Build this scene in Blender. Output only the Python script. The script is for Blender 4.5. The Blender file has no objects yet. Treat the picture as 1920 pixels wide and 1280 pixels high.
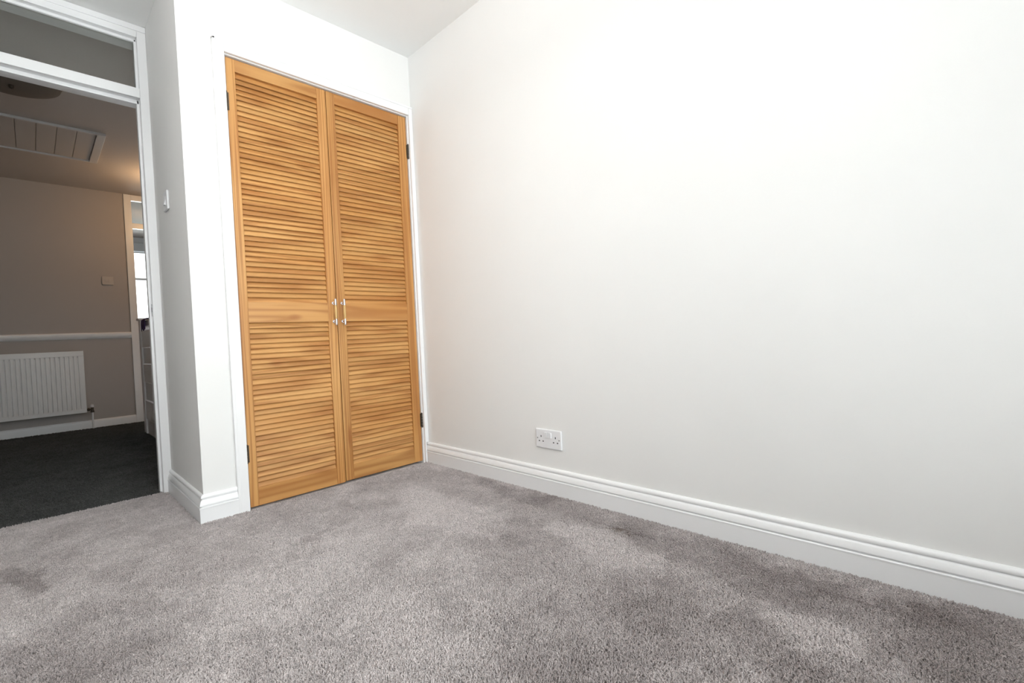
import bpy, bmesh, math, random
from mathutils import Vector, Matrix
random.seed(7)
scene = bpy.context.scene
COL = scene.collection

# ------------------------------------------------------------------ camera
YAW, PITCH, ROLL = 0.79395, -0.0161, -0.04846
CAM = Vector((-1.5836, -2.2937, 0.7185))
cam = bpy.data.cameras.new('camera')
cam.sensor_width = 36.0
cam.lens = 883.08 / 1920 * 36.0
cam.clip_start = 0.02
camo = bpy.data.objects.new('camera', cam)
COL.objects.link(camo)
fw = Vector((math.sin(YAW) * math.cos(PITCH), math.cos(YAW) * math.cos(PITCH), math.sin(PITCH)))
rt0 = Vector((math.cos(YAW), -math.sin(YAW), 0))
up0 = rt0.cross(fw)
rt = rt0 * math.cos(ROLL) + up0 * math.sin(ROLL)
up = -rt0 * math.sin(ROLL) + up0 * math.cos(ROLL)
mw = Matrix((rt, up, -fw)).transposed().to_4x4()
mw.translation = CAM
camo.matrix_world = mw
scene.camera = camo

# ------------------------------------------------------------------ world, daylight, exposure
world = bpy.data.worlds.new('overcast_sky')
scene.world = world
world.use_nodes = True
world.node_tree.nodes['Background'].inputs[0].default_value = (0.93, 0.97, 1.0, 1)
world.node_tree.nodes['Background'].inputs[1].default_value = 4.7
scene.view_settings.view_transform = 'Standard'
scene.view_settings.look = 'None'
scene.view_settings.gamma = 1.0
scene.view_settings.use_curve_mapping = False
scene.view_settings.exposure = 0.19

def area_light(name, loc, target, sx, sy, power, col):
    l = bpy.data.lights.new(name, 'AREA')
    l.shape = 'RECTANGLE'; l.size = sx; l.size_y = sy; l.energy = power; l.color = col
    o = bpy.data.objects.new(name, l); COL.objects.link(o)
    o.location = loc
    o.rotation_euler = (Vector(target) - Vector(loc)).to_track_quat('-Z', 'Y').to_euler()
    return o

# daylight coming in through an added, unseen bedroom window behind the camera, and through the window of the room across the landing
area_light('daylight_added_window', (-1.03, -3.30, 1.22), (-1.03, 0, 1.22), 1.7, 1.8, 32, (0.95, 0.98, 1.0))
area_light('daylight_far_window', (-0.45, 6.45, 1.5), (-0.45, 3, 1.2), 1.1, 1.1, 38, (0.93, 0.97, 1.0))

# ------------------------------------------------------------------ sizes read off the place
HC = 2.33                    # ceiling height
XC = -1.118                  # side face of the cupboard pier
YW = -0.008                  # front face of the cupboard wall
YF = 0.634                   # face of the landing door frame
XL, XM, XR = -0.944, -0.4985, -0.030   # cupboard doors: left edge, meeting line, right edge
DH = 1.985                   # cupboard door head
YL = 3.838                   # far wall of the landing
ROOM_L, ROOM_B = -2.04, -3.10

# ------------------------------------------------------------------ materials
def new_mat(name):
    m = bpy.data.materials.new(name); m.use_nodes = True
    nt = m.node_tree
    return m, nt, nt.nodes['Principled BSDF']

def N(nt, t, **kw):
    n = nt.nodes.new(t)
    for k, v in kw.items():
        if k.startswith('i_'):
            n.inputs[k[2:]].default_value = v
        else:
            setattr(n, k, v)
    return n

def math_node(nt, op, a, b=None, c=None):
    n = nt.nodes.new('ShaderNodeMath'); n.operation = op
    for i, v in enumerate((a, b, c)):
        if v is None: continue
        if isinstance(v, (int, float)): n.inputs[i].default_value = v
        else: nt.links.new(v, n.inputs[i])
    return n.outputs[0]

def mix_rgb(nt, fac, a, b, blend='MIX'):
    n = nt.nodes.new('ShaderNodeMix'); n.data_type = 'RGBA'; n.blend_type = blend
    for s, v in ((n.inputs[0], fac), (n.inputs[6], a), (n.inputs[7], b)):
        if isinstance(v, (int, float)): s.default_value = v
        elif isinstance(v, tuple): s.default_value = v + (1,) if len(v) == 3 else v
        else: nt.links.new(v, s)
    return n.outputs[2]

def plain(name, col, rough=0.5, metal=0.0, bump=None, spec=0.5):
    m, nt, b = new_mat(name)
    b.inputs['Base Color'].default_value = col + (1,)
    b.inputs['Roughness'].default_value = rough
    b.inputs['Metallic'].default_value = metal
    b.inputs['Specular IOR Level'].default_value = spec
    geo = N(nt, 'ShaderNodeNewGeometry')
    # slight tonal variation so no surface is perfectly flat
    nz = N(nt, 'ShaderNodeTexNoise'); nz.inputs['Scale'].default_value = 3.0; nz.inputs['Detail'].default_value = 3
    nt.links.new(geo.outputs['Position'], nz.inputs['Vector'])
    c = mix_rgb(nt, nz.outputs['Fac'], tuple(v * 0.985 for v in col), tuple(min(1, v * 1.015) for v in col))
    nt.links.new(c, b.inputs['Base Color'])
    if bump:
        n2 = N(nt, 'ShaderNodeTexNoise'); n2.inputs['Scale'].default_value = bump[0]; n2.inputs['Detail'].default_value = 4
        nt.links.new(geo.outputs['Position'], n2.inputs['Vector'])
        bp = N(nt, 'ShaderNodeBump'); bp.inputs['Strength'].default_value = bump[1]; bp.inputs['Distance'].default_value = bump[2]
        nt.links.new(n2.outputs['Fac'], bp.inputs['Height']); nt.links.new(bp.outputs[0], b.inputs['Normal'])
    return m

M = {}
M['wall'] = plain('off_white_wall_paint', (0.86, 0.853, 0.843), 0.75, bump=(140, 0.15, 0.0008), spec=0.25)
M['ceiling'] = plain('white_ceiling_paint', (0.90, 0.90, 0.895), 0.85, bump=(90, 0.15, 0.001), spec=0.2)
M['gloss'] = plain('white_gloss_trim_paint', (0.92, 0.92, 0.93), 0.28, bump=(60, 0.06, 0.0006))
M['landing_wall'] = plain('taupe_landing_paint', (0.47, 0.435, 0.415), 0.8, bump=(140, 0.15, 0.0008), spec=0.25)
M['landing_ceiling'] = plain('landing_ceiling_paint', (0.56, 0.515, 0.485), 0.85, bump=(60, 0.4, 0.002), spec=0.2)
M['cool_wall'] = plain('pale_grey_far_room_paint', (0.84, 0.88, 0.92), 0.8)
M['plastic'] = plain('white_plastic', (0.86, 0.86, 0.88), 0.3)
M['black'] = plain('black_slot', (0.015, 0.015, 0.018), 0.6)
M['chrome'] = plain('brushed_chrome', (0.72, 0.70, 0.72), 0.22, 1.0)
M['screw'] = plain('dull_screw', (0.45, 0.45, 0.46), 0.35, 1.0)
M['bronze'] = plain('dark_bronze_hinge', (0.10, 0.085, 0.07), 0.4, 0.8)
M['radiator'] = plain('white_radiator_enamel', (0.80, 0.80, 0.81), 0.3)
M['shade'] = plain('dark_taupe_lampshade', (0.16, 0.135, 0.115), 0.8, bump=(300, 0.3, 0.001))
M['purple'] = plain('purple_fabric', (0.09, 0.05, 0.20), 0.7, bump=(120, 0.5, 0.003))
M['blind'] = plain('grey_blind_fabric', (0.68, 0.72, 0.75), 0.8)
M['hatch'] = plain('hatch_board_paint', (0.55, 0.52, 0.50), 0.6)
M['cream'] = plain('dulled_cream_plastic', (0.56, 0.51, 0.47), 0.4)
M['hatch_edge'] = plain('hatch_edging_paint', (0.62, 0.61, 0.61), 0.45)
M['cupboard_inside'] = plain('cupboard_inside_paint', (0.45, 0.43, 0.40), 0.8)

def glass_mat():
    m = bpy.data.materials.new('clear_pane_glass'); m.use_nodes = True
    nt = m.node_tree
    for n in list(nt.nodes): nt.nodes.remove(n)
    out = N(nt, 'ShaderNodeOutputMaterial'); tr = N(nt, 'ShaderNodeBsdfTransparent'); gl = N(nt, 'ShaderNodeBsdfGlossy')
    tr.inputs[0].default_value = (0.93, 0.95, 0.94, 1); gl.inputs['Roughness'].default_value = 0.02
    fr = N(nt, 'ShaderNodeFresnel'); fr.inputs[0].default_value = 1.5
    f2 = math_node(nt, 'MULTIPLY', fr.outputs[0], 1.8)
    mx = N(nt, 'ShaderNodeMixShader')
    nt.links.new(f2, mx.inputs[0]); nt.links.new(tr.outputs[0], mx.inputs[1]); nt.links.new(gl.outputs[0], mx.inputs[2])
    nt.links.new(mx.outputs[0], out.inputs[0])
    return m
M['glass'] = glass_mat()

def lamp_mat(name, col, strength):
    m, nt, b = new_mat(name)
    b.inputs['Base Color'].default_value = (0.9, 0.9, 0.88, 1)
    b.inputs['Emission Color'].default_value = col + (1,)
    b.inputs['Emission Strength'].default_value = strength
    return m

def wood_mat(name, vertical, light, mid, dark, seed, rings=34.0):
    """pine: contour lines of a stretched noise make the cathedral grain and knots"""
    m, nt, b = new_mat(name)
    L = nt.links.new
    geo = N(nt, 'ShaderNodeNewGeometry'); oi = N(nt, 'ShaderNodeObjectInfo')
    sep = N(nt, 'ShaderNodeSeparateXYZ'); L(geo.outputs['Position'], sep.inputs[0])
    along, across = (sep.outputs['Z'], sep.outputs['X']) if vertical else (sep.outputs['X'], sep.outputs['Z'])
    off = math_node(nt, 'MULTIPLY', oi.outputs['Random'], 5.0 if vertical else 0.35)
    off = math_node(nt, 'ADD', off, seed)
    cb = N(nt, 'ShaderNodeCombineXYZ')
    L(math_node(nt, 'MULTIPLY', along, 0.5 if vertical else 1.1), cb.inputs[0])
    L(math_node(nt, 'MULTIPLY', across, 34.0 if vertical else 12.0), cb.inputs[1]); L(off, cb.inputs[2])
    nz = N(nt, 'ShaderNodeTexNoise'); nz.inputs['Scale'].default_value = 1.0; nz.inputs['Detail'].default_value = 1.5
    nz.inputs['Roughness'].default_value = 0.35; nz.inputs['Distortion'].default_value = 0.25
    L(cb.outputs[0], nz.inputs['Vector'])
    s = math_node(nt, 'SINE', math_node(nt, 'MULTIPLY', nz.outputs['Fac'], rings))
    r01 = math_node(nt, 'MULTIPLY_ADD', s, 0.5, 0.5)
    r01 = math_node(nt, 'POWER', r01, 1.7)
    # fine fibre streaks
    cb2 = N(nt, 'ShaderNodeCombineXYZ')
    L(math_node(nt, 'MULTIPLY', along, 6.0), cb2.inputs[0]); L(math_node(nt, 'MULTIPLY', across, 260.0), cb2.inputs[1]); L(off, cb2.inputs[2])
    n2 = N(nt, 'ShaderNodeTexNoise'); n2.inputs['Scale'].default_value = 1.0; n2.inputs['Detail'].default_value = 2
    L(cb2.outputs[0], n2.inputs['Vector'])
    # broad tone of each board
    cb3 = N(nt, 'ShaderNodeCombineXYZ')
    L(math_node(nt, 'MULTIPLY', along, 1.6), cb3.inputs[0]); L(math_node(nt, 'MULTIPLY', across, 7.0), cb3.inputs[1]); L(math_node(nt, 'ADD', off, 9.0), cb3.inputs[2])
    n3 = N(nt, 'ShaderNodeTexNoise'); n3.inputs['Scale'].default_value = 1.0; n3.inputs['Detail'].default_value = 2
    L(cb3.outputs[0], n3.inputs['Vector'])
    tone = N(nt, 'ShaderNodeMapRange'); tone.inputs[1].default_value = 0.32; tone.inputs[2].default_value = 0.68
    L(n3.outputs['Fac'], tone.inputs[0])
    base = mix_rgb(nt, tone.outputs[0], light, mid)
    ringf = math_node(nt, 'MULTIPLY', r01, 0.6 if vertical else 0.55)
    c = mix_rgb(nt, ringf, base, dark)
    # scattered knots
    cb4 = N(nt, 'ShaderNodeCombineXYZ')
    L(math_node(nt, 'MULTIPLY', along, 2.6 if not vertical else 1.6), cb4.inputs[0]); L(math_node(nt, 'MULTIPLY', across, 6.5 if not vertical else 9.0), cb4.inputs[1]); cb4.inputs[2].default_value = seed
    vo = N(nt, 'ShaderNodeTexVoronoi'); vo.inputs['Scale'].default_value = 1.0; L(cb4.outputs[0], vo.inputs['Vector'])
    kn = N(nt, 'ShaderNodeMapRange', interpolation_type='SMOOTHSTEP'); L(vo.outputs['Distance'], kn.inputs[0])
    kn.inputs[1].default_value = 0.13; kn.inputs[2].default_value = 0.04; kn.inputs[3].default_value = 0; kn.inputs[4].default_value = 0.55
    c = mix_rgb(nt, kn.outputs[0], c, (0.30, 0.085, 0.020))
    fib = math_node(nt, 'MULTIPLY', math_node(nt, 'SUBTRACT', n2.outputs['Fac'], 0.5), 0.5)
    fib = math_node(nt, 'MAXIMUM', fib, 0.0)
    c = mix_rgb(nt, fib, c, dark)
    jit = math_node(nt, 'MULTIPLY_ADD', oi.outputs['Random'], 0.14, 0.91)
    cj = N(nt, 'ShaderNodeCombineColor')
    for i in range(3): L(jit, cj.inputs[i])
    c = mix_rgb(nt, 1.0, c, cj.outputs[0], 'MULTIPLY')
    L(c, b.inputs['Base Color'])
    b.inputs['Roughness'].default_value = 0.42
    b.inputs['Specular IOR Level'].default_value = 0.4
    bp = N(nt, 'ShaderNodeBump'); bp.inputs['Strength'].default_value = 0.15; bp.inputs['Distance'].default_value = 0.0006
    L(r01, bp.inputs['Height']); L(bp.outputs[0], b.inputs['Normal'])
    return m
PL, PM, PD = (0.645, 0.345, 0.122), (0.53, 0.250, 0.074), (0.33, 0.112, 0.024)
M['pine_h'] = wood_mat('varnished_pine_horizontal_grain', False, PL, PM, PD, 3.1)
M['pine_v'] = wood_mat('varnished_pine_vertical_grain', True, PL, PM, PD, 11.7, 40.0)
M['pine_handle'] = plain('pale_turned_wood', (0.66, 0.42, 0.16), 0.35)

def carpet_mat(name, light, dark, blobs, seed, stain=None, tuft=210, creases=()):
    m, nt, b = new_mat(name)
    L = nt.links.new
    geo = N(nt, 'ShaderNodeNewGeometry')
    P = geo.outputs['Position']
    # ragged edges: warp the position used for the brushed patches
    wn = N(nt, 'ShaderNodeTexNoise'); wn.inputs['Scale'].default_value = 4.5; wn.inputs['Detail'].default_value = 5; wn.inputs['Roughness'].default_value = 0.6
    L(P, wn.inputs['Vector'])
    ws = N(nt, 'ShaderNodeVectorMath', operation='SUBTRACT'); L(wn.outputs['Color'], ws.inputs[0]); ws.inputs[1].default_value = (0.5, 0.5, 0.5)
    wm = N(nt, 'ShaderNodeVectorMath', operation='MULTIPLY'); L(ws.outputs[0], wm.inputs[0]); wm.inputs[1].default_value = (0.34, 0.34, 0)
    wp = N(nt, 'ShaderNodeVectorMath', operation='ADD'); L(P, wp.inputs[0]); L(wm.outputs[0], wp.inputs[1])
    n1 = N(nt, 'ShaderNodeTexNoise'); n1.inputs['Scale'].default_value = 3.2; n1.inputs['Detail'].default_value = 6; n1.inputs['Roughness'].default_value = 0.62
    n1.inputs['Distortion'].default_value = 0.6
    mp = N(nt, 'ShaderNodeMapping'); mp.inputs['Location'].default_value = (seed, seed * 0.7, 0); L(P, mp.inputs[0]); L(mp.outputs[0], n1.inputs['Vector'])
    n1b = N(nt, 'ShaderNodeTexNoise'); n1b.inputs['Scale'].default_value = 9.0; n1b.inputs['Detail'].default_value = 5; n1b.inputs['Roughness'].default_value = 0.65; n1b.inputs['Distortion'].default_value = 1.2
    L(mp.outputs[0], n1b.inputs['Vector'])
    acc = math_node(nt, 'MULTIPLY_ADD', math_node(nt, 'SUBTRACT', n1.outputs['Fac'], 0.5), 1.5, 0.30)
    acc = math_node(nt, 'MULTIPLY_ADD', math_node(nt, 'SUBTRACT', n1b.outputs['Fac'], 0.5), 0.9, acc)
    for (bx, by, rx, ry, ang, amp) in blobs:
        mpb = N(nt, 'ShaderNodeMapping', vector_type='TEXTURE')
        mpb.inputs['Location'].default_value = (bx, by, 0); mpb.inputs['Rotation'].default_value = (0, 0, math.radians(ang)); mpb.inputs['Scale'].default_value = (rx, ry, 1000)
        L(wp.outputs[0], mpb.inputs[0])
        ln = N(nt, 'ShaderNodeVectorMath', operation='LENGTH'); L(mpb.outputs[0], ln.inputs[0])
        mr = N(nt, 'ShaderNodeMapRange', interpolation_type='SMOOTHSTEP'); L(ln.outputs['Value'], mr.inputs[0])
        mr.inputs[1].default_value = 1.15; mr.inputs[2].default_value = 0.7; mr.inputs[3].default_value = 0; mr.inputs[4].default_value = amp
        acc = math_node(nt, 'ADD', acc, mr.outputs[0])
    for (bx, by, rx, ry) in creases:                # faint creases where furniture stood
        mpb = N(nt, 'ShaderNodeMapping', vector_type='TEXTURE'); mpb.inputs['Location'].default_value = (bx, by, 0); mpb.inputs['Scale'].default_value = (rx, ry, 1000); L(P, mpb.inputs[0])
        ln = N(nt, 'ShaderNodeVectorMath', operation='LENGTH'); L(mpb.outputs[0], ln.inputs[0])
        mr = N(nt, 'ShaderNodeMapRange', interpolation_type='SMOOTHSTEP'); L(ln.outputs['Value'], mr.inputs[0])
        mr.inputs[1].default_value = 1.1; mr.inputs[2].default_value = 0.3; mr.inputs[3].default_value = 0; mr.inputs[4].default_value = 0.45
        acc = math_node(nt, 'ADD', acc, mr.outputs[0])
    cl = N(nt, 'ShaderNodeClamp'); L(acc, cl.inputs[0])
    base = mix_rgb(nt, cl.outputs[0], light, dark)
    # tufts
    t1 = N(nt, 'ShaderNodeTexNoise'); t1.inputs['Scale'].default_value = tuft; t1.inputs['Detail'].default_value = 3; t1.inputs['Roughness'].default_value = 0.7
    L(P, t1.inputs['Vector'])
    t2 = N(nt, 'ShaderNodeTexNoise'); t2.inputs['Scale'].default_value = tuft / 3; t2.inputs['Detail'].default_value = 3
    L(P, t2.inputs['Vector'])
    tf = N(nt, 'ShaderNodeMapRange'); tf.inputs[1].default_value = 0.35; tf.inputs[2].default_value = 0.65; tf.inputs[3].default_value = 0.62; tf.inputs[4].default_value = 1.25
    L(math_node(nt, 'ADD', math_node(nt, 'MULTIPLY', t1.outputs['Fac'], 0.7), math_node(nt, 'MULTIPLY', t2.outputs['Fac'], 0.3)), tf.inputs[0])
    tc = N(nt, 'ShaderNodeCombineColor')
    for i in range(3): L(tf.outputs[0], tc.inputs[i])
    c = mix_rgb(nt, 1.0, base, tc.outputs[0], 'MULTIPLY')
    if stain:
        mpb = N(nt, 'ShaderNodeMapping', vector_type='TEXTURE')
        mpb.inputs['Location'].default_value = (stain[0], stain[1], 0); mpb.inputs['Rotation'].default_value = (0, 0, math.radians(stain[4])); mpb.inputs['Scale'].default_value = (stain[2], stain[3], 1000)
        L(wp.outputs[0], mpb.inputs[0])
        ln = N(nt, 'ShaderNodeVectorMath', operation='LENGTH'); L(mpb.outputs[0], ln.inputs[0])
        mr = N(nt, 'ShaderNodeMapRange', interpolation_type='SMOOTHSTEP'); L(ln.outputs['Value'], mr.inputs[0])
        mr.inputs[1].default_value = 1.0; mr.inputs[2].default_value = 0.2; mr.inputs[3].default_value = 0; mr.inputs[4].default_value = 0.55
        c = mix_rgb(nt, mr.outputs[0], c, (0.13, 0.085, 0.04))
    L(c, b.inputs['Base Color'])
    b.inputs['Roughness'].default_value = 0.95
    b.inputs['Specular IOR Level'].default_value = 0.1
    b.inputs['Sheen Weight'].default_value = 0.15; b.inputs['Sheen Roughness'].default_value = 0.6
    bp = N(nt, 'ShaderNodeBump'); bp.inputs['Strength'].default_value = 0.8; bp.inputs['Distance'].default_value = 0.005
    L(t1.outputs['Fac'], bp.inputs['Height']); L(bp.outputs[0], b.inputs['Normal'])
    return m
# brushed patches of the pile: x, y, half-lengths, turn, how much darker (+) or lighter (-)
BLOBS = [(-0.10, -0.95, 0.075, 0.60, 0, 0.34), (-0.17, -1.74, 0.12, 0.36, 0, 0.30), (-0.07, -2.02, 0.05, 0.25, 0, -0.25), (-0.22, -2.32, 0.24, 0.22, 0, 0.45),
         (-0.47, -1.95, 0.15, 0.11, 20, 0.32), (-0.62, -1.75, 0.26, 0.16, 30, 0.18), (-0.28, -1.40, 0.085, 0.25, -8, -0.55), (-0.42, -0.75, 0.13, 0.36, 0, -0.35),
         (-0.36, -2.03, 0.09, 0.11, 20, -0.5), (-1.64, -0.08, 0.055, 0.18, 5, 0.42), (-1.50, -0.75, 0.20, 0.26, 20, 0.22), (-1.02, -1.00, 0.40, 0.50, 30, -0.22),
         (-0.93, -0.56, 0.19, 0.035, 35, 0.28), (-0.445, -1.13, 0.028, 0.032, 0, 0.3), (-0.80, -1.62, 0.18, 0.10, 40, 0.18)]
STAIN = (-0.153, -1.38, 0.016, 0.075, 0)
M['carpet'] = carpet_mat('grey_brown_cut_pile_carpet', (0.71, 0.645, 0.637), (0.31, 0.265, 0.257), BLOBS, 1.3, STAIN, 210, [(-0.163, -2.05, 0.0055, 0.16), (-0.150, -1.36, 0.006, 0.22)])
M['carpet_dark'] = carpet_mat('charcoal_landing_carpet', (0.075, 0.075, 0.072), (0.026, 0.026, 0.026), [], 5.1, None, 75)

# ------------------------------------------------------------------ mesh helpers
def add_box(bm, x0, x1, y0, y1, z0, z1, bevel=0.0, seg=2):
    x0, x1 = min(x0, x1), max(x0, x1); y0, y1 = min(y0, y1), max(y0, y1); z0, z1 = min(z0, z1), max(z0, z1)
    b2 = bmesh.new()
    vs = [b2.verts.new((x, y, z)) for x in (x0, x1) for y in (y0, y1) for z in (z0, z1)]
    for f in ((0, 1, 3, 2), (4, 6, 7, 5), (0, 4, 5, 1), (2, 3, 7, 6), (0, 2, 6, 4), (1, 5, 7, 3)):
        b2.faces.new([vs[i] for i in f])
    if bevel > 0:
        bmesh.ops.bevel(b2, geom=b2.edges[:], offset=bevel, segments=seg, affect='EDGES', profile=0.5)
    tmp = bpy.data.meshes.new('tmp'); b2.to_mesh(tmp); b2.free()
    bm.from_mesh(tmp); bpy.data.meshes.remove(tmp)

def add_cyl(bm, p0, p1, r0, r1=None, n=20, caps=True):
    r1 = r0 if r1 is None else r1
    p0, p1 = Vector(p0), Vector(p1); d = (p1 - p0).normalized()
    a = d.orthogonal().normalized(); b = d.cross(a)
    A = [bm.verts.new(p0 + (a * math.cos(t) + b * math.sin(t)) * r0) for t in [2 * math.pi * i / n for i in range(n)]]
    B = [bm.verts.new(p1 + (a * math.cos(t) + b * math.sin(t)) * r1) for t in [2 * math.pi * i / n for i in range(n)]]
    for i in range(n): bm.faces.new((A[i], A[(i + 1) % n], B[(i + 1) % n], B[i]))
    if caps: bm.faces.new(A[::-1]); bm.faces.new(B)

def add_lathe(bm, prof, c, n=48, axis='Z'):
    """prof: list of (radius, height) along the axis from point c"""
    rings = []
    for r, h in prof:
        ring = []
        for i in range(n):
            t = 2 * math.pi * i / n
            if axis == 'Z': v = (c[0] + r * math.cos(t), c[1] + r * math.sin(t), c[2] + h)
            else: v = (c[0] + r * math.cos(t), c[1] + h, c[2] + r * math.sin(t))
            ring.append(bm.verts.new(v))
        rings.append(ring)
    for a, b in zip(rings[:-1], rings[1:]):
        for i in range(n): bm.faces.new((a[i], a[(i + 1) % n], b[(i + 1) % n], b[i]))
    if prof[0][0] > 1e-5: bm.faces.new(rings[0][::-1])
    if prof[-1][0] > 1e-5: bm.faces.new(rings[-1])

def add_prism(bm, pts3, off):
    """closed outline pts3 extruded by vector off"""
    off = Vector(off)
    A = [bm.verts.new(p) for p in pts3]; B = [bm.verts.new(Vector(p) + off) for p in pts3]
    n = len(A)
    bm.faces.new(A); bm.faces.new(B[::-1])
    for i in range(n): bm.faces.new((A[i], B[i], B[(i + 1) % n], A[(i + 1) % n]))

def smooth_by_angle(me, ang=35):
    for p in me.polygons: p.use_smooth = True
    bm = bmesh.new(); bm.from_mesh(me)
    for e in bm.edges:
        if len(e.link_faces) == 2 and e.calc_face_angle(0) > math.radians(ang): e.smooth = False
    bm.to_mesh(me); bm.free()

def obj(name, bm, mat, parent=None, smooth=False):
    bmesh.ops.recalc_face_normals(bm, faces=bm.faces[:])
    me = bpy.data.meshes.new(name); bm.to_mesh(me); bm.free()
    me.materials.append(mat if not isinstance(mat, str) else M[mat])
    if smooth: smooth_by_angle(me)
    o = bpy.data.objects.new(name, me); COL.objects.link(o)
    if smooth:
        wn = o.modifiers.new('even_shading', 'WEIGHTED_NORMAL'); wn.keep_sharp = True
    if parent is not None:
        o.parent = parent
        o.matrix_parent_inverse = Matrix.Translation(-parent.location)   # parents are unrotated
    return o

def boxes(name, lst, mat, parent=None, bevel=0.0):
    bm = bmesh.new()
    for b in lst: add_box(bm, *b, bevel=bevel)
    return obj(name, bm, mat, parent, smooth=bevel > 0)

def struct(name, lst, mat, parent=None, bevel=0.0, label=None):
    o = boxes(name, lst, mat, parent, bevel)
    if parent is None: o['kind'] = 'structure'
    if label: o['label'] = label
    return o

def thing(name, label, cat, loc, group=None):
    o = bpy.data.objects.new(name, None); COL.objects.link(o); o.location = loc
    o.empty_display_size = 0.05
    o['label'] = label; o['category'] = cat
    if group: o['group'] = group
    return o

def sweep(name, path, prof, mat, side, label, miter=(0, 0)):
    """moulding along a straight wall line: path = (p0, p1); side = outward normal; miter = extra length per unit of depth at each end"""
    p0, p1 = Vector(path[0] + (0,)), Vector(path[1] + (0,)); d = (p1 - p0).normalized(); nrm = Vector(side + (0,))
    bm = bmesh.new()
    A = [bm.verts.new(p0 - d * q * miter[0] + nrm * q + Vector((0, 0, z))) for q, z in prof]
    B = [bm.verts.new(p1 + d * q * miter[1] + nrm * q + Vector((0, 0, z))) for q, z in prof]
    n = len(A)
    bm.faces.new(A); bm.faces.new(B[::-1])
    for i in range(n): bm.faces.new((A[i], B[i], B[(i + 1) % n], A[(i + 1) % n]))
    o = obj(name, bm, mat, None, smooth=True)
    o['kind'] = 'structure'; o['label'] = label
    return o

# ------------------------------------------------------------------ room shell
T = 0.12
struct('floor', [(ROOM_L - T, 0.0, ROOM_B - T, YW + 0.02, -0.1, 0), (ROOM_L - T, XC, YW + 0.02, 0.65, -0.1, 0), (XC, 0.0, YW + 0.02, 0.66, -0.1, 0)], 'carpet',
       label='grey brown cut pile carpet with brushed patches')
struct('ceiling', [(ROOM_L - T, T, ROOM_B - T, 0.75, HC, HC + 0.1)], 'ceiling', label='plain white bedroom ceiling')
struct('wall_right', [(0, T, ROOM_B - T, 0.75, 0, HC)], 'wall', label='long blank off white bedroom wall')
struct('wall_left', [(ROOM_L - T, ROOM_L, ROOM_B - T, YF + T, 0, HC)], 'wall', label='off white bedroom wall opposite the socket')
WX0, WX1, WZ0, WZ1 = -1.90, -0.15, 0.30, 2.15
struct('wall_back', [(ROOM_L, WX0, ROOM_B - T, ROOM_B, 0, HC), (WX1, 0, ROOM_B - T, ROOM_B, 0, HC), (WX0, WX1, ROOM_B - T, ROOM_B, 0, WZ0), (WX0, WX1, ROOM_B - T, ROOM_B, WZ1, HC)],
       'wall', label='off white bedroom wall with the added window')
# cupboard wall: pier, header, narrow right return
LIN = 0.022
struct('wall_cupboard', [(XC, XL - LIN, YW, 0.66, 0, HC), (XL - LIN, XR + LIN, YW, 0.10, DH + LIN, HC), (XR + LIN, 0, YW, 0.66, 0, HC), (XL - LIN, XR + LIN, 0.10, 0.66, 2.2, HC)],
       'wall', label='off white wall around the built in cupboard')
struct('wall_cupboard_inside', [(XC, 0, 0.66, 0.75, 0, HC)], 'landing_wall', label='wall behind the cupboard')
# wall holding the landing door
FO0, FO1 = -2.00, XC     # outer edges of the door frame
struct('wall_landing_door', [(ROOM_L, FO0, YF, 0.75, 0, HC)], 'wall', label='off white wall beside the landing doorway')

# windows; the bedroom one is added out of view, sized for its daylight
def window(name, x0, x1, z0, z1, yc, depth, bars_x, bars_z, label, blind=None):
    fr = 0.055
    w = boxes(name, [(x0, x1, yc - depth / 2, yc + depth / 2, z0, z0 + fr), (x0, x1, yc - depth / 2, yc + depth / 2, z1 - fr, z1),
                     (x0, x0 + fr, yc - depth / 2, yc + depth / 2, z0 + fr, z1 - fr), (x1 - fr, x1, yc - depth / 2, yc + depth / 2, z0 + fr, z1 - fr)], 'gloss')
    w['kind'] = 'structure'; w['label'] = label
    xs = [x0 + fr] + bars_x + [x1 - fr]; zs = [z0 + fr] + bars_z + [z1 - fr]
    for bx in bars_x: boxes('glazing_bar', [(bx - 0.02, bx + 0.02, yc - depth / 2 + 0.005, yc + depth / 2 - 0.005, z0 + fr, z1 - fr)], 'gloss', w)
    for bz in bars_z: boxes('glazing_bar', [(x0 + fr, x1 - fr, yc - depth / 2 + 0.006, yc + depth / 2 - 0.006, bz - 0.016, bz + 0.016)], 'gloss', w)
    for a, b in zip(xs[:-1], xs[1:]):
        for c, d in zip(zs[:-1], zs[1:]):
            boxes('pane', [(a, b, yc - 0.002, yc + 0.002, c, d)], 'glass', w)
    return w
window('added_window_1', WX0, WX1, WZ0, WZ1, ROOM_B - 0.07, 0.07, [-1.03], [], 'added white framed bedroom window with two panes, unseen, for daylight')

# ------------------------------------------------------------------ skirting
SK = [(0, 0), (0.018, 0), (0.018, 0.061), (0.0192, 0.063), (0.0192, 0.067), (0.0175, 0.0690), (0.0115, 0.0698), (0.0108, 0.0725), (0.0162, 0.0736),
      (0.0172, 0.0755), (0.0165, 0.0810), (0.0150, 0.0870), (0.0128, 0.0930), (0.0105, 0.0970), (0.0066, 0.0990), (0.0062, 0.1025), (0.0108, 0.1035), (0.0112, 0.108), (0.0100, 0.1125), (0.0065, 0.1165), (0.0020, 0.118), (0, 0.118)]
sweep('baseboard_right', ((0, ROOM_B), (0, YW)), SK, 'gloss', (-1, 0), 'white moulded skirting along the blank bedroom wall', (0, 0))
AO = -0.993                     # outer edge of the cupboard architrave
sweep('baseboard_cupboard', ((XC, YW), (AO, YW)), SK, 'gloss', (0, -1), 'short white moulded skirting on the pier beside the cupboard', (1, 0))
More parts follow.
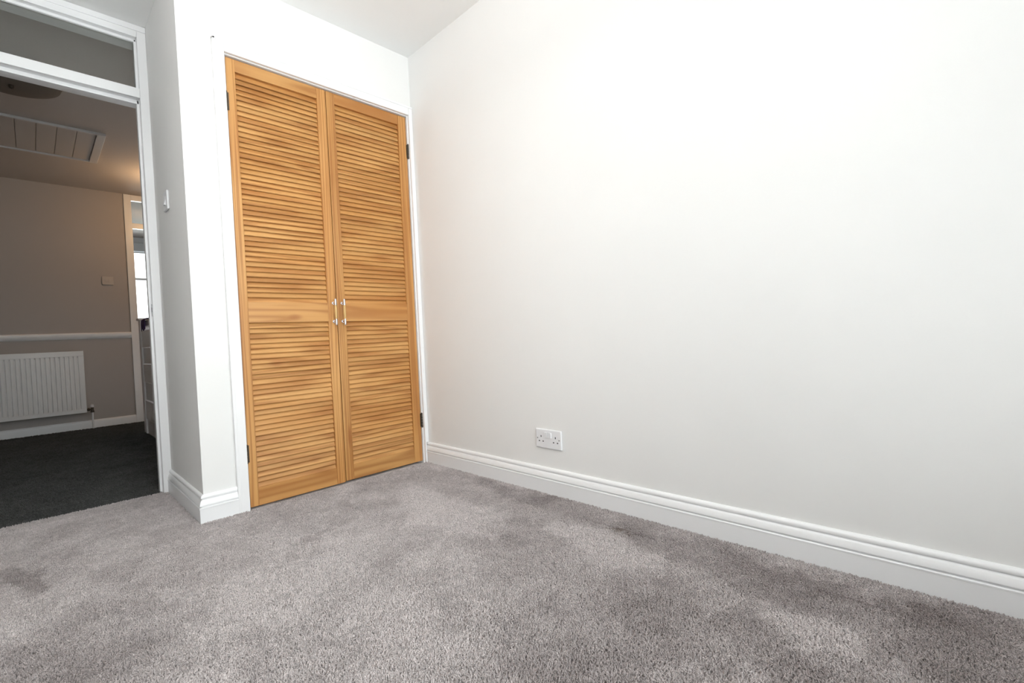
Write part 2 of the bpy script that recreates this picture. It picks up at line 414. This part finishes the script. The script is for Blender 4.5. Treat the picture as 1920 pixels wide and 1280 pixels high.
sweep('baseboard_pier_side', ((XC, YF), (XC, YW)), SK, 'gloss', (-1, 0), 'white moulded skirting below the light switch', (0, 1))
sweep('baseboard_left', ((ROOM_L, YF), (ROOM_L, ROOM_B)), SK, 'gloss', (1, 0), 'white moulded skirting opposite the blank wall')
sweep('baseboard_back', ((ROOM_L, ROOM_B), (0, ROOM_B)), SK, 'gloss', (0, 1), 'white moulded skirting below the added bedroom window')

# ------------------------------------------------------------------ cupboard architrave and lining
tr = bmesh.new()
AT = 0.016
IN = 0.006                      # reveal of lining visible beside the doors
add_box(tr, AO, XL - IN, YW - AT, YW + 0.001, 0, DH + 0.053, 0.003)
add_box(tr, XL - IN, XR + IN, YW - AT, YW + 0.001, DH + IN, DH + 0.053, 0.003)
add_box(tr, XR + IN, -0.0005, YW - AT, YW + 0.001, 0.118, DH + 0.053, 0.003)
add_box(tr, XR + IN, -0.0165, YW - AT, YW + 0.001, 0, 0.119, 0.001)
a = obj('trim_1', tr, 'gloss', None, True); a['kind'] = 'structure'; a['label'] = 'white architrave around the pine cupboard doors'
boxes('lining', [(XL - LIN, XL - 0.001, YW + 0.001, 0.10, 0, DH + LIN), (XR + 0.001, XR + LIN, YW + 0.001, 0.10, 0, DH + LIN), (XL - 0.001, XR + 0.001, YW + 0.001, 0.10, DH + 0.002, DH + LIN)], 'gloss', a)
boxes('door_stop', [(XL, XL + 0.012, 0.035, 0.055, 0, DH), (XR - 0.012, XR, 0.035, 0.055, 0, DH), (XL, XR, 0.035, 0.055, DH - 0.012, DH + 0.002)], 'gloss', a)
bm = bmesh.new(); add_box(bm, AO - 0.0015, AO + 0.010, YW - AT - 0.0025, YW, 0.0, DH + 0.0545, 0.002)
add_box(bm, AO - 0.0015, -0.0005, YW - AT - 0.0025, YW, DH + 0.0445, DH + 0.0545, 0.002)
obj('outer_bead', bm, 'gloss', a, True)

# ------------------------------------------------------------------ cut pile of the bedroom carpet (uncountable tufts)
def carpet_pile(rects, mat, z, density, k, label):
    bm = bmesh.new()
    for (x0, x1, y0, y1) in rects:
        bm.faces.new([bm.verts.new(v) for v in ((x0, y0, z), (x1, y0, z), (x1, y1, z), (x0, y1, z))])
    o = obj('carpet_pile', bm, mat); o['kind'] = 'stuff'; o['label'] = label; o['category'] = 'carpet'
    ng = bpy.data.node_groups.new('pile_tufts', 'GeometryNodeTree')
    ng.interface.new_socket('Geometry', in_out='INPUT', socket_type='NodeSocketGeometry')
    ng.interface.new_socket('Geometry', in_out='OUTPUT', socket_type='NodeSocketGeometry')
    nd, L = ng.nodes, ng.links.new
    gi, go = nd.new('NodeGroupInput'), nd.new('NodeGroupOutput')
    dp = nd.new('GeometryNodeDistributePointsOnFaces'); dp.inputs['Density'].default_value = density
    L(gi.outputs[0], dp.inputs['Mesh'])
    cone = nd.new('GeometryNodeMeshCone'); cone.inputs['Vertices'].default_value = 5
    cone.inputs['Radius Top'].default_value = 0.0010 * k; cone.inputs['Radius Bottom'].default_value = 0.0023 * k; cone.inputs['Depth'].default_value = 0.0078 * (0.5 + 0.5 * k)
    sm = nd.new('GeometryNodeSetMaterial'); sm.inputs['Material'].default_value = M[mat]; L(cone.outputs['Mesh'], sm.inputs['Geometry'])
    iop = nd.new('GeometryNodeInstanceOnPoints'); L(dp.outputs['Points'], iop.inputs['Points']); L(sm.outputs[0], iop.inputs['Instance'])
    rv = nd.new('FunctionNodeRandomValue'); rv.data_type = 'FLOAT_VECTOR'
    rv.inputs[0].default_value = (-0.45, -0.45, 0); rv.inputs[1].default_value = (0.45, 0.45, 6.28)
    nz = nd.new('ShaderNodeTexNoise'); nz.inputs['Scale'].default_value = 3.5; nz.inputs['Detail'].default_value = 4
    pos = nd.new('GeometryNodeInputPosition'); L(pos.outputs[0], nz.inputs['Vector'])
    vs = nd.new('ShaderNodeVectorMath'); vs.operation = 'SUBTRACT'; L(nz.outputs['Color'], vs.inputs[0]); vs.inputs[1].default_value = (0.5, 0.5, 0.5)
    vm = nd.new('ShaderNodeVectorMath'); vm.operation = 'MULTIPLY'; L(vs.outputs[0], vm.inputs[0]); vm.inputs[1].default_value = (2.4, 2.4, 0)
    va = nd.new('ShaderNodeVectorMath'); va.operation = 'ADD'; L(vm.outputs[0], va.inputs[0]); L(rv.outputs[0], va.inputs[1])
    L(va.outputs[0], iop.inputs['Rotation'])
    rs = nd.new('FunctionNodeRandomValue'); rs.data_type = 'FLOAT'; rs.inputs[2].default_value = 0.7; rs.inputs[3].default_value = 1.15; rs.inputs['Seed'].default_value = 3
    L(rs.outputs[1], iop.inputs['Scale'])
    L(iop.outputs[0], go.inputs[0])
    md = o.modifiers.new('pile', 'NODES'); md.node_group = ng
carpet_pile(((ROOM_L + 0.02, -0.02, ROOM_B + 0.02, -0.026), (ROOM_L + 0.02, XC - 0.02, -0.026, 0.648)), 'carpet', 0.0004, 90000, 1.0, 'grey brown cut pile of the bedroom carpet, brushed in patches')
carpet_pile(((-3.15, -0.915, 0.652, 3.82), (-0.915, 0.9, 3.03, 3.82)), 'carpet_dark', -0.0036, 26000, 1.8, 'charcoal pile of the landing carpet')

# ------------------------------------------------------------------ louvred cupboard doors
ZB = 0.008
RAIL_T, RAIL_M0, RAIL_M1, RAIL_B = 1.929, 0.824, 0.917, 0.088
DT = 0.028                      # door thickness, front face at y = 0
def slat_mesh(length):
    """one louvre: a thin rounded board running along x, tilted so its front edge hangs lower"""
    w, t = 0.0292, 0.0065
    sec = []
    for i in range(7):
        a = -math.pi / 2 + math.pi * i / 6
        sec.append((w / 2 - t / 2 + t / 2 * math.cos(a), t / 2 * math.sin(a)))
    for i in range(7):
        a = math.pi / 2 + math.pi * i / 6
        sec.append((-w / 2 + t / 2 + t / 2 * math.cos(a), t / 2 * math.sin(a)))
    th = math.radians(67)
    bm = bmesh.new()
    pts = []
    for u, v in sec:                # u runs from back-top to front-bottom, v is the face normal
        y = -u * math.cos(th) - v * math.sin(th)
        z = -u * math.sin(th) + v * math.cos(th)
        pts.append((0, y, z))
    add_prism(bm, pts, (length, 0, 0))
    bmesh.ops.recalc_face_normals(bm, faces=bm.faces[:])
    me = bpy.data.meshes.new('slat'); bm.to_mesh(me); bm.free()
    me.materials.append(M['pine_h']); smooth_by_angle(me, 50)
    return me

def louvre_door(x0, x1, s0, s1, hinge_x, handle_x, label, z_off):
    """s0, s1: stile widths"""
    t = thing('louvre_door', label, 'door', (x0, 0, ZB + z_off), 'pine louvre doors of the cupboard')
    zb = ZB + z_off
    bev = 0.0035
    boxes('stile', [(x0, x0 + s0, 0, DT, zb, DH - 0.002)], 'pine_v', t, bev)
    boxes('stile', [(x1 - s1, x1, 0, DT, zb, DH - 0.002)], 'pine_v', t, bev)
    a, b = x0 + s0, x1 - s1
    boxes('top_rail', [(a - 0.001, b + 0.001, 0.0015, DT - 0.0015, RAIL_T, DH - 0.002)], 'pine_h', t, 0.002)
    boxes('lock_rail', [(a - 0.001, b + 0.001, 0.0015, DT - 0.0015, RAIL_M0, RAIL_M1)], 'pine_h', t, 0.002)
    boxes('bottom_rail', [(a - 0.001, b + 0.001, 0.0015, DT - 0.0015, zb, RAIL_B)], 'pine_h', t, 0.002)
    me = slat_mesh(b - a + 0.002)
    for lo, hi in ((RAIL_M1, RAIL_T), (RAIL_B, RAIL_M0)):
        n = round((hi - lo) / 0.0231); pit = (hi - lo) / n
        for i in range(n):
            o = bpy.data.objects.new('slat', me); COL.objects.link(o); o.parent = t
            o.matrix_parent_inverse = Matrix.Translation(-t.location)
            o.location = (a - 0.001, 0.0145 + random.uniform(-0.0005, 0.0005), lo + (i + 0.5) * pit + random.uniform(-0.0004, 0.0004))
            o.rotation_euler = (random.uniform(-0.02, 0.02), 0, 0)
    # butt hinges: dark knuckles standing in the gap beside the stile
    for z in (1.789, 0.247):
        bm = bmesh.new()
        for k in range(5):
            zz = z - 0.040 + k * 0.016
            add_cyl(bm, (hinge_x, -0.004, zz + 0.0004), (hinge_x, -0.004, zz + 0.0156), 0.0048, n=14)
        add_cyl(bm, (hinge_x, -0.004, z - 0.043), (hinge_x, -0.004, z - 0.040), 0.003, 0.0048, n=14)
        add_cyl(bm, (hinge_x, -0.004, z + 0.040), (hinge_x, -0.004, z + 0.043), 0.0048, 0.003, n=14)
        s = 1 if hinge_x < (x0 + x1) / 2 else -1
        add_box(bm, hinge_x, hinge_x + s * 0.010, -0.002, 0.0005, z - 0.038, z + 0.038)
        obj('hinge', bm, 'bronze', t, True)
    # pull handle: wooden grip between two chrome ends on posts
    yh = -0.028
    bm = bmesh.new()
    add_lathe(bm, [(0.0045, -0.036), (0.0056, -0.02), (0.0060, 0.0), (0.0056, 0.02), (0.0045, 0.036)], (handle_x, yh, 0.870), 20)
    h = obj('handle', bm, 'pine_handle', t, True); h['label'] = 'pale wooden pull handle with chrome ends'
    for s in (-1, 1):
        bm = bmesh.new()
        zc = 0.870 + s * 0.050
        add_lathe(bm, [(0.0040, -0.0165 * s), (0.0054, -0.0150 * s), (0.0058, 0.0), (0.0054, 0.010 * s), (0.0040, 0.0155 * s), (0.0020, 0.0165 * s)], (handle_x, yh, zc), 20)
        add_cyl(bm, (handle_x, 0.001, zc - 0.004 * s), (handle_x, yh, zc - 0.004 * s), 0.0042, n=16)
        add_cyl(bm, (handle_x, 0.001, zc - 0.004 * s), (handle_x, -0.003, zc - 0.004 * s), 0.0075, n=18)
        obj('end_cap', bm, 'chrome', h, True)
    return t
louvre_door(XL + 0.002, XM - 0.001, 0.037, 0.0445, XL - 0.002, -0.518, 'slatted pine cupboard door hinged on the side of the pier and light switch', 0.0)
louvre_door(XM + 0.0015, XR - 0.002, 0.0445, 0.052, XR + 0.003, -0.472, 'slatted pine cupboard door hinged beside the long blank wall', 0.004)

# cupboard floor and inside faces come from the pier, the return and the wall behind

# ------------------------------------------------------------------ double socket on the blank wall
def socket():
    y0, y1, z0, z1 = -1.013, -0.867, 0.203, 0.289
    t = thing('wall_socket', 'white double plug socket low on the blank wall', 'socket', (0, (y0 + y1) / 2, z0))
    bm = bmesh.new(); add_box(bm, -0.0085, 0.0, y0, y1, z0, z1, 0.0045, 4); obj('faceplate', bm, 'plastic', t, True)
    X = -0.0088
    yc = (y0 + y1) / 2; zc = (z0 + z1) / 2
    for s in (-1, 1):
        c = yc + s * 0.041
        for dy, dz, w, h in ((0, 0.010, 0.0045, 0.0085), (-0.0110, -0.0115, 0.0070, 0.0045), (0.0110, -0.0115, 0.0070, 0.0045)):
            boxes('pin_hole', [(X, X + 0.002, c + dy - w / 2, c + dy + w / 2, zc + dz - h / 2, zc + dz + h / 2)], 'black', t)
        b = bmesh.new(); add_box(b, X - 0.0035, X + 0.002, yc + s * 0.0105 - 0.0085, yc + s * 0.0105 + 0.0085, zc + 0.006, zc + 0.030, 0.0012); obj('rocker', b, 'plastic', t, True)
        b = bmesh.new(); add_cyl(b, (X - 0.0004, yc + s * 0.0615, zc + 0.001), (X + 0.002, yc + s * 0.0615, zc + 0.001), 0.0033, n=16)
        sc = obj('screw', b, 'screw', t)
        boxes('screw_slot', [(X - 0.0008, X, yc + s * 0.0615 - 0.0028, yc + s * 0.0615 + 0.0028, zc + 0.0004, zc + 0.0016)], 'black', sc)
socket()

# ------------------------------------------------------------------ light switch on the side of the pier
def light_switch():
    y0, y1, z0, z1 = 0.302, 0.388, 1.362, 1.448
    t = thing('light_switch', 'white rocker light switch on the side of the pier', 'switch', (XC, (y0 + y1) / 2, z0))
    bm = bmesh.new(); add_box(bm, XC - 0.009, XC, y0, y1, z0, z1, 0.004, 3); obj('faceplate', bm, 'plastic', t, True)
    b = bmesh.new()
    yc = (y0 + y1) / 2; zc = (z0 + z1) / 2
    pts = [(XC - 0.006, yc - 0.012, zc - 0.020), (XC - 0.0155, yc - 0.012, zc - 0.019), (XC - 0.0105, yc - 0.012, zc + 0.002), (XC - 0.0095, yc - 0.012, zc + 0.020), (XC - 0.006, yc - 0.012, zc + 0.020)]
    add_prism(b, pts, (0, 0.024, 0)); obj('rocker', b, 'plastic', t)
    for s in (-1, 1):
        b = bmesh.new(); add_cyl(b, (XC - 0.008, yc + s * 0.030, zc), (XC - 0.0096, yc + s * 0.030, zc), 0.003, n=14); obj('screw', b, 'plastic', t)
light_switch()

# ------------------------------------------------------------------ landing door frame with glazed transom
bm = bmesh.new()
FI0, FI1 = FO0 + 0.036, -1.154        # inner edges of the face
HEAD0 = 2.272                         # underside of the head face
BAR0, BAR1 = 1.974, 2.021
add_box(bm, FI1, FO1 + 0.0, YF - 0.008, 0.77, 0, HC, 0.002)
add_box(bm, FO0, FI0, YF - 0.008, 0.77, 0, HC, 0.002)
add_box(bm, FI0, FI1, YF - 0.0079, 0.77, HEAD0, HC, 0.002)
add_box(bm, FI0, FI1, YF - 0.0078, 0.77, BAR0, BAR1, 0.002)
fr = obj('trim_2', bm, 'gloss', None, True); fr['kind'] = 'structure'; fr['label'] = 'white painted frame of the landing doorway with a transom light'
bm = bmesh.new(); SY = YF + 0.030
add_box(bm, FI1 - 0.010, FI1 + 0.002, SY, SY + 0.035, 0, BAR0, 0.002); add_box(bm, FI0 - 0.002, FI0 + 0.010, SY, SY + 0.035, 0, BAR0, 0.002)
add_box(bm, FI0, FI1, SY, SY + 0.035, BAR0 - 0.018, BAR0 + 0.002, 0.002); obj('door_stop', bm, 'gloss', fr, True)
bm = bmesh.new(); SY = YF + 0.020
add_box(bm, FI1 - 0.010, FI1 + 0.002, SY, SY + 0.014, BAR1, HEAD0, 0.002); add_box(bm, FI0 - 0.002, FI0 + 0.010, SY, SY + 0.014, BAR1, HEAD0, 0.002)
add_box(bm, FI0, FI1, SY, SY + 0.014, HEAD0 - 0.012, HEAD0 + 0.002, 0.002); add_box(bm, FI0, FI1, SY, SY + 0.014, BAR1 - 0.002, BAR1 + 0.006, 0.002)
obj('glazing_bead', bm, 'gloss', fr, True)
boxes('transom_pane', [(FI0, FI1, YF + 0.036, YF + 0.040, BAR1 - 0.001, HEAD0 + 0.001)], 'glass', fr)
bm = bmesh.new(); add_box(bm, FO0, FO1, YF - 0.014, YF - 0.004, HC - 0.028, HC - 0.0005, 0.003); obj('head_moulding', bm, 'gloss', fr, True)
boxes('strike_plate', [(FI1 - 0.0012, FI1 + 0.001, YF + 0.004, YF + 0.026, 0.895, 0.955)], 'screw', fr)
boxes('latch_hole', [(FI1 - 0.0016, FI1 + 0.001, YF + 0.010, YF + 0.022, 0.915, 0.938)], 'black', fr)

# ------------------------------------------------------------------ landing shell
BX = -0.914                     # stair edge
BY = 3.021
struct('floor_landing', [(-3.2, BX + 0.05, 0.65, BY, -0.1, -0.004), (-3.2, 1.2, BY, YL, -0.1, -0.004)], 'carpet_dark', label='charcoal carpet on the landing')
struct('floor_stairwell', [(BX, 0.0, 0.75, BY, -1.5, -1.4)], 'carpet_dark', label='dark carpet down the stairwell')
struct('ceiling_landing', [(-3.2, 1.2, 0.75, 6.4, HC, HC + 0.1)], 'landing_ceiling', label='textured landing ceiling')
DO0, DO1 = -0.812, -0.05          # far doorway opening
struct('wall_landing_far', [(-3.2, DO0, YL, YL + T, -0.004, HC), (DO1, 1.2, YL, YL + T, -0.004, HC)], 'landing_wall', label='taupe landing wall behind the radiator')
struct('wall_landing_left', [(-3.2 - T, -3.2, 0.75, YL, -0.004, HC)], 'landing_wall')
struct('wall_landing_near', [(-3.2, FO0, 0.75, 0.77, -0.004, HC)], 'landing_wall')
struct('wall_stairwell', [(0.0, T, 0.75, BY, -1.5, HC), (BX, 0.0, 0.66, 0.75, -1.5, 0), (BX - 0.0, 0.0, BY, BY + 0.05, -1.5, -0.1), (1.2, 1.2 + T, BY, YL, -0.004, HC), (T, 1.2, BY - T, BY, -0.004, HC)], 'landing_wall', label='taupe stairwell wall')
LS = [(0, -0.004), (0.014, -0.004), (0.014, 0.060), (0.011, 0.074), (0.004, 0.082), (0, 0.083)]
sweep('baseboard_landing', ((-3.2, YL), (-0.872, YL)), LS, 'gloss', (0, -1), 'low white skirting below the radiator')
DR = [(0, 0.868), (0.010, 0.872), (0.020, 0.885), (0.026, 0.900), (0.026, 0.916), (0.018, 0.926), (0, 0.928)]
sweep('trim_3', ((-3.2, YL), (-0.872, YL)), DR, 'gloss', (0, -1), 'white dado rail above the radiator')
# far doorway frame with transom bar
bm = bmesh.new()
add_box(bm, -0.872, DO0, YL - 0.016, YL + T, 0, HC - 0.004, 0.003); add_box(bm, DO1, DO1 + 0.06, YL - 0.016, YL + T, 0, HC - 0.004, 0.003)
add_box(bm, DO0, DO1, YL - 0.016, YL + 0.02, 2.268, HC - 0.004, 0.003); add_box(bm, DO0, DO1, YL - 0.010, YL + 0.025, 1.985, 2.040, 0.003)
add_box(bm, DO0, DO1, YL + 0.02, YL + T, 2.300, HC - 0.004)
f2 = obj('trim_4', bm, 'gloss', None, True); f2['kind'] = 'structure'; f2['label'] = 'white frame of the doorway across the landing'
boxes('transom_pane', [(DO0, DO1, YL + 0.008, YL + 0.012, 2.039, 2.269)], 'glass', f2)
# room across the landing
struct('floor_far_room', [(-1.6, 1.2, YL, 6.1, -0.1, -0.002)], 'carpet', label='carpet of the room across the landing')
FW = 6.1
FX0, FX1, FZ0, FZ1 = -0.95, 0.15, 0.92, 2.17
struct('wall_far_room', [(-1.6, FX0, FW, FW + T, 0, HC), (FX1, 1.2, FW, FW + T, 0, HC), (FX0, FX1, FW, FW + T, 0, FZ0), (FX0, FX1, FW, FW + T, FZ1, HC), (-1.6 - T, -1.6, YL + T, FW, 0, HC), (1.2, 1.2 + T, YL + T, FW, 0, HC)],
       'cool_wall', label='pale grey wall with window in the room across the landing')
window('window_2', FX0, FX1, FZ0, FZ1, FW + 0.06, 0.06, [], [1.75], 'bright window in the room across the landing')
bm = bmesh.new(); add_box(bm, FX0 - 0.03, FX1 + 0.03, FW - 0.05, FW - 0.003, 2.13, 2.25, 0.01, 3)
b = obj('roller_blind', bm, 'blind', None, True); b['label'] = 'rolled up grey blind above the bright far window'; b['category'] = 'blind'

# ------------------------------------------------------------------ radiator
def radiator():
    x0, x1, yf, z0, z1 = -2.045, -1.248, YL - 0.100, 0.168, 0.757
    t = thing('radiator', 'white ribbed panel radiator on the taupe landing wall', 'radiator', ((x0 + x1) / 2, YL, z0))
    # fluted front panel
    bm = bmesh.new(); pitch = 0.0315; n = int((x1 - x0 - 0.02) / pitch); xs = x0 + (x1 - x0 - n * pitch) / 2
    line = [(x0, yf)]
    for i in range(n):
        a = xs + i * pitch
        line += [(a + 0.002, yf), (a + 0.006, yf + 0.007), (a + 0.011, yf + 0.007), (a + 0.015, yf)]
    line.append((x1, yf))
    zz = [(z0 + 0.032, 0.0), (z0 + 0.044, 1.0), (z1 - 0.062, 1.0), (z1 - 0.050, 0.0)]
    rows = [[bm.verts.new((x, yf + (y - yf) * k, z)) for x, y in line] for z, k in zz]
    for r0, r1 in zip(rows[:-1], rows[1:]):
        for i in range(len(line) - 1): bm.faces.new((r0[i], r0[i + 1], r1[i + 1], r1[i]))
    add_box(bm, x0, x1, yf, yf + 0.012, z0, z0 + 0.032, 0.002); add_box(bm, x0, x1, yf, yf + 0.012, z1 - 0.050, z1 - 0.010, 0.002)
    add_box(bm, x0, x1, yf + 0.010, yf + 0.014, z0, z1 - 0.010)
    obj('front_panel', bm, 'radiator', t, False)
    for x in (x0, x1 - 0.004): boxes('side_panel', [(x, x + 0.004, yf + 0.002, YL - 0.034, z0 + 0.004, z1)], 'radiator', t)
    bm = bmesh.new()
    for k in range(4): add_box(bm, x0 + 0.002, x1 - 0.002, yf + 0.004 + k * 0.015, yf + 0.012 + k * 0.015, z1 - 0.010, z1 - 0.002, 0.001)
    obj('top_grille', bm, 'radiator', t)
    boxes('back_panel', [(x0, x1, YL - 0.046, YL - 0.034, z0, z1 - 0.01)], 'radiator', t)
    for x in (x0 + 0.15, x1 - 0.15): boxes('wall_bracket', [(x - 0.015, x + 0.015, YL - 0.036, YL - 0.0005, z0 + 0.05, z1 - 0.06)], 'radiator', t)
    vx = x1 + 0.042; vy = YL - 0.045; vz = z0 + 0.022
    bm = bmesh.new()
    add_cyl(bm, (x1 - 0.002, vy, vz), (vx, vy, vz), 0.009, n=16); add_cyl(bm, (x1 + 0.008, vy, vz), (x1 + 0.024, vy, vz), 0.0145, n=6)
    add_cyl(bm, (vx, vy, vz - 0.026), (vx, vy, vz + 0.018), 0.011, n=16); add_cyl(bm, (vx, vy, vz - 0.030), (vx, vy, vz - 0.014), 0.0145, n=6)
    v = obj('valve', bm, 'bronze', t, True)
    bm = bmesh.new(); add_lathe(bm, [(0.012, 0), (0.014, 0.004), (0.0135, 0.022), (0.010, 0.027)], (vx, vy, vz + 0.018), 18); obj('valve_cap', bm, 'plastic', v, True)
    bm = bmesh.new(); add_cyl(bm, (vx, vy, -0.004), (vx, vy, vz - 0.028), 0.0075, n=14); obj('pipe', bm, 'radiator', t, True)
radiator()

# ------------------------------------------------------------------ switch on the landing wall
t = thing('wall_switch', 'wide cream switch plate on the taupe landing wall above the dado rail', 'switch', (-1.03, YL, 1.40))
bm = bmesh.new(); add_box(bm, -1.073, -0.987, YL - 0.012, YL, 1.400, 1.480, 0.003); obj('faceplate', bm, 'cream', t, True)
for k in (-1, 1):
    bm = bmesh.new(); add_box(bm, -1.030 + k * 0.012 - 0.010, -1.030 + k * 0.012 + 0.010, YL - 0.016, YL - 0.011, 1.425, 1.455, 0.001); obj('rocker', bm, 'cream', t)

# ------------------------------------------------------------------ loft hatch
def hatch():
    x0, x1, y0, y1 = -1.86, -1.134, 2.225, 2.925
    t = thing('loft_hatch', 'boarded loft hatch with plain edging in the landing ceiling', 'hatch', ((x0 + x1) / 2, (y0 + y1) / 2, HC))
    zb = HC - 0.018
    for nm, bx in (('edging', (x0, x1, y0, y0 + 0.022, zb, HC)), ('edging', (x0, x1, y1 - 0.022, y1, zb, HC)), ('edging', (x0, x0 + 0.05, y0 + 0.022, y1 - 0.022, zb, HC)), ('edging', (x1 - 0.05, x1, y0 + 0.022, y1 - 0.022, zb, HC))):
        boxes(nm, [bx], 'hatch_edge', t, 0.003)
    a, b = x0 + 0.05, x1 - 0.05; n = 6; w = (b - a) / n
    for i in range(n):
        boxes('board', [(a + i * w + 0.0015, a + (i + 1) * w - 0.0015, y0 + 0.022, y1 - 0.022, HC - 0.008, HC)], 'hatch', t, 0.0025)
hatch()

# ------------------------------------------------------------------ dark round ceiling lamp on the landing (unlit)
t = thing('ceiling_lamp', 'dark round flush shade on the landing ceiling', 'lamp', (-1.60, 1.56, HC))
bm = bmesh.new(); add_lathe(bm, [(0.05, -0.07), (0.15, -0.065), (0.205, -0.045), (0.215, -0.02), (0.205, 0.0)], (-1.60, 1.56, HC), 64); obj('shade', bm, 'shade', t, True)
bm = bmesh.new(); add_lathe(bm, [(0.001, -0.09), (0.010, -0.086), (0.014, -0.078), (0.012, -0.068)], (-1.60, 1.56, HC), 24); obj('finial', bm, 'bronze', t, True)

# ------------------------------------------------------------------ stair balustrade of horizontal boards
def balustrade():
    y1 = 0.85
    t = thing('stair_balustrade', 'white ranch style stair balustrade of horizontal boards beside the stairwell', 'balustrade', (BX, BY, -0.004))
    bm = bmesh.new(); add_box(bm, BX, BX + 0.09, BY - 0.095, BY, -0.004, 0.995, 0.003); obj('newel_post', bm, 'gloss', t, True)
    bm = bmesh.new(); add_box(bm, BX - 0.012, BX + 0.10, BY - 0.107, BY + 0.012, 0.995, 1.015, 0.004); obj('post_cap', bm, 'gloss', t, True)
    bm = bmesh.new(); add_box(bm, BX, BX + 0.09, y1, y1 + 0.09, -0.004, 0.995, 0.003); obj('newel_post', bm, 'gloss', t, True)
    for z0, z1, d in ((0.0, 0.122, 0.007), (0.130, 0.290, 0.0), (0.300, 0.448, 0.007), (0.457, 0.607, 0.0), (0.617, 0.750, 0.007), (0.760, 0.900, 0.0)):
        bm = bmesh.new(); add_box(bm, BX + 0.006 + d, BX + 0.028 + d, y1 + 0.09, BY - 0.095, z0 - 0.003, z1, 0.003); obj('board', bm, 'gloss', t, True)
    bm = bmesh.new(); add_box(bm, BX + 0.004, BX + 0.075, y1 + 0.09, BY - 0.095, 0.930, 0.985, 0.010, 3); obj('handrail', bm, 'gloss', t, True)
balustrade()

# small purple cloth folded over the handrail
def cloth():
    y0, y1, zt = 2.62, 2.80, 0.986
    bm = bmesh.new(); ny, path = 14, [(BX - 0.006, 0.905), (BX - 0.007, 0.95), (BX - 0.004, 0.985), (BX + 0.010, zt + 0.008), (BX + 0.040, zt + 0.012), (BX + 0.070, zt + 0.008), (BX + 0.083, 0.985), (BX + 0.086, 0.93), (BX + 0.085, 0.88)]
    rows = []
    for j in range(ny + 1):
        w = math.sin(j * 1.9) * 0.003
        rows.append([bm.verts.new((x + (w if k in (0, 1) else -w if k > 6 else 0), y0 + (y1 - y0) * j / ny, z + (w if 2 < k < 6 else 0) + (0.012 * math.sin(j * 0.8) if k in (0, 8) else 0))) for k, (x, z) in enumerate(path)])
    for r0, r1 in zip(rows[:-1], rows[1:]):
        for k in range(len(path) - 1): bm.faces.new((r0[k], r0[k + 1], r1[k + 1], r1[k]))
    o = obj('folded_cloth', bm, 'purple', None, True)
    md = o.modifiers.new('thickness', 'SOLIDIFY'); md.thickness = 0.004; md.offset = 1
    o['label'] = 'small purple cloth folded over the stair handrail'; o['category'] = 'cloth'
cloth()

# ------------------------------------------------------------------ lit lamps: stair pendant, and a bowl added as unseen fill
def pendant(loc, drop, label, col, power, rad, name='pendant_lamp'):
    x, y = loc
    t = thing(name, label, 'lamp', (x, y, HC))
    bm = bmesh.new(); add_lathe(bm, [(0.05, 0), (0.048, -0.012), (0.02, -0.025), (0.006, -0.03)], (x, y, HC), 32); obj('ceiling_rose', bm, 'plastic', t, True)
    bm = bmesh.new(); add_cyl(bm, (x, y, HC - 0.028), (x, y, HC - drop + rad), 0.003, n=10); obj('flex', bm, 'plastic', t, True)
    bm = bmesh.new(); bmesh.ops.create_uvsphere(bm, u_segments=24, v_segments=14, radius=rad, matrix=Matrix.Translation((x, y, HC - drop)))
    area = 4 * math.pi * rad * rad
    mt = lamp_mat(name + '_globe_glow', col, power / (math.pi * area))
    obj('globe', bm, mt, t, True)
def fill_uplighter(x, y, z, label, power, col):
    """added fill lamp, out of view: opaque bowl open at the top, its light goes up and comes back off the ceiling"""
    t = thing('added_fill_bowl', label, 'lamp', (x, y, HC))
    bm = bmesh.new(); add_lathe(bm, [(0.05, 0), (0.048, -0.012), (0.02, -0.025), (0.006, -0.03)], (x, y, HC), 32); obj('ceiling_rose', bm, 'plastic', t, True)
    for k in range(3):
        c, s_ = math.cos(k * 2.094), math.sin(k * 2.094)
        bm = bmesh.new(); add_cyl(bm, (x + 0.01 * c, y + 0.01 * s_, HC - 0.02), (x + 0.19 * c, y + 0.19 * s_, z), 0.0015, n=8)
        obj('suspension_rod', bm, 'chrome', t)
    bm = bmesh.new(); add_lathe(bm, [(0.001, -0.085), (0.08, -0.078), (0.15, -0.05), (0.20, 0.0), (0.195, 0.0), (0.146, -0.045), (0.078, -0.072), (0.001, -0.079)], (x, y, z), 48); obj('bowl', bm, 'plastic', t, True)
    l = bpy.data.lights.new('added_fill_light', 'AREA'); l.shape = 'DISK'; l.size = 0.34; l.energy = power; l.color = col
    o = bpy.data.objects.new('added_fill_light', l); COL.objects.link(o); o.location = (x, y, z - 0.02); o.rotation_euler = (math.pi, 0, 0)
fill_uplighter(-1.45, -1.35, HC - 0.45, 'added white bowl lamp, unseen, bouncing fill light off the bedroom ceiling', 20, (1.0, 0.985, 0.965))  # invented fitting, stands in for a flash bounced off the ceiling
pendant((-0.58, 3.05), 0.24, 'small glowing pendant over the stairwell', (1.0, 0.62, 0.30), 7.5, 0.06, 'stair_lamp')
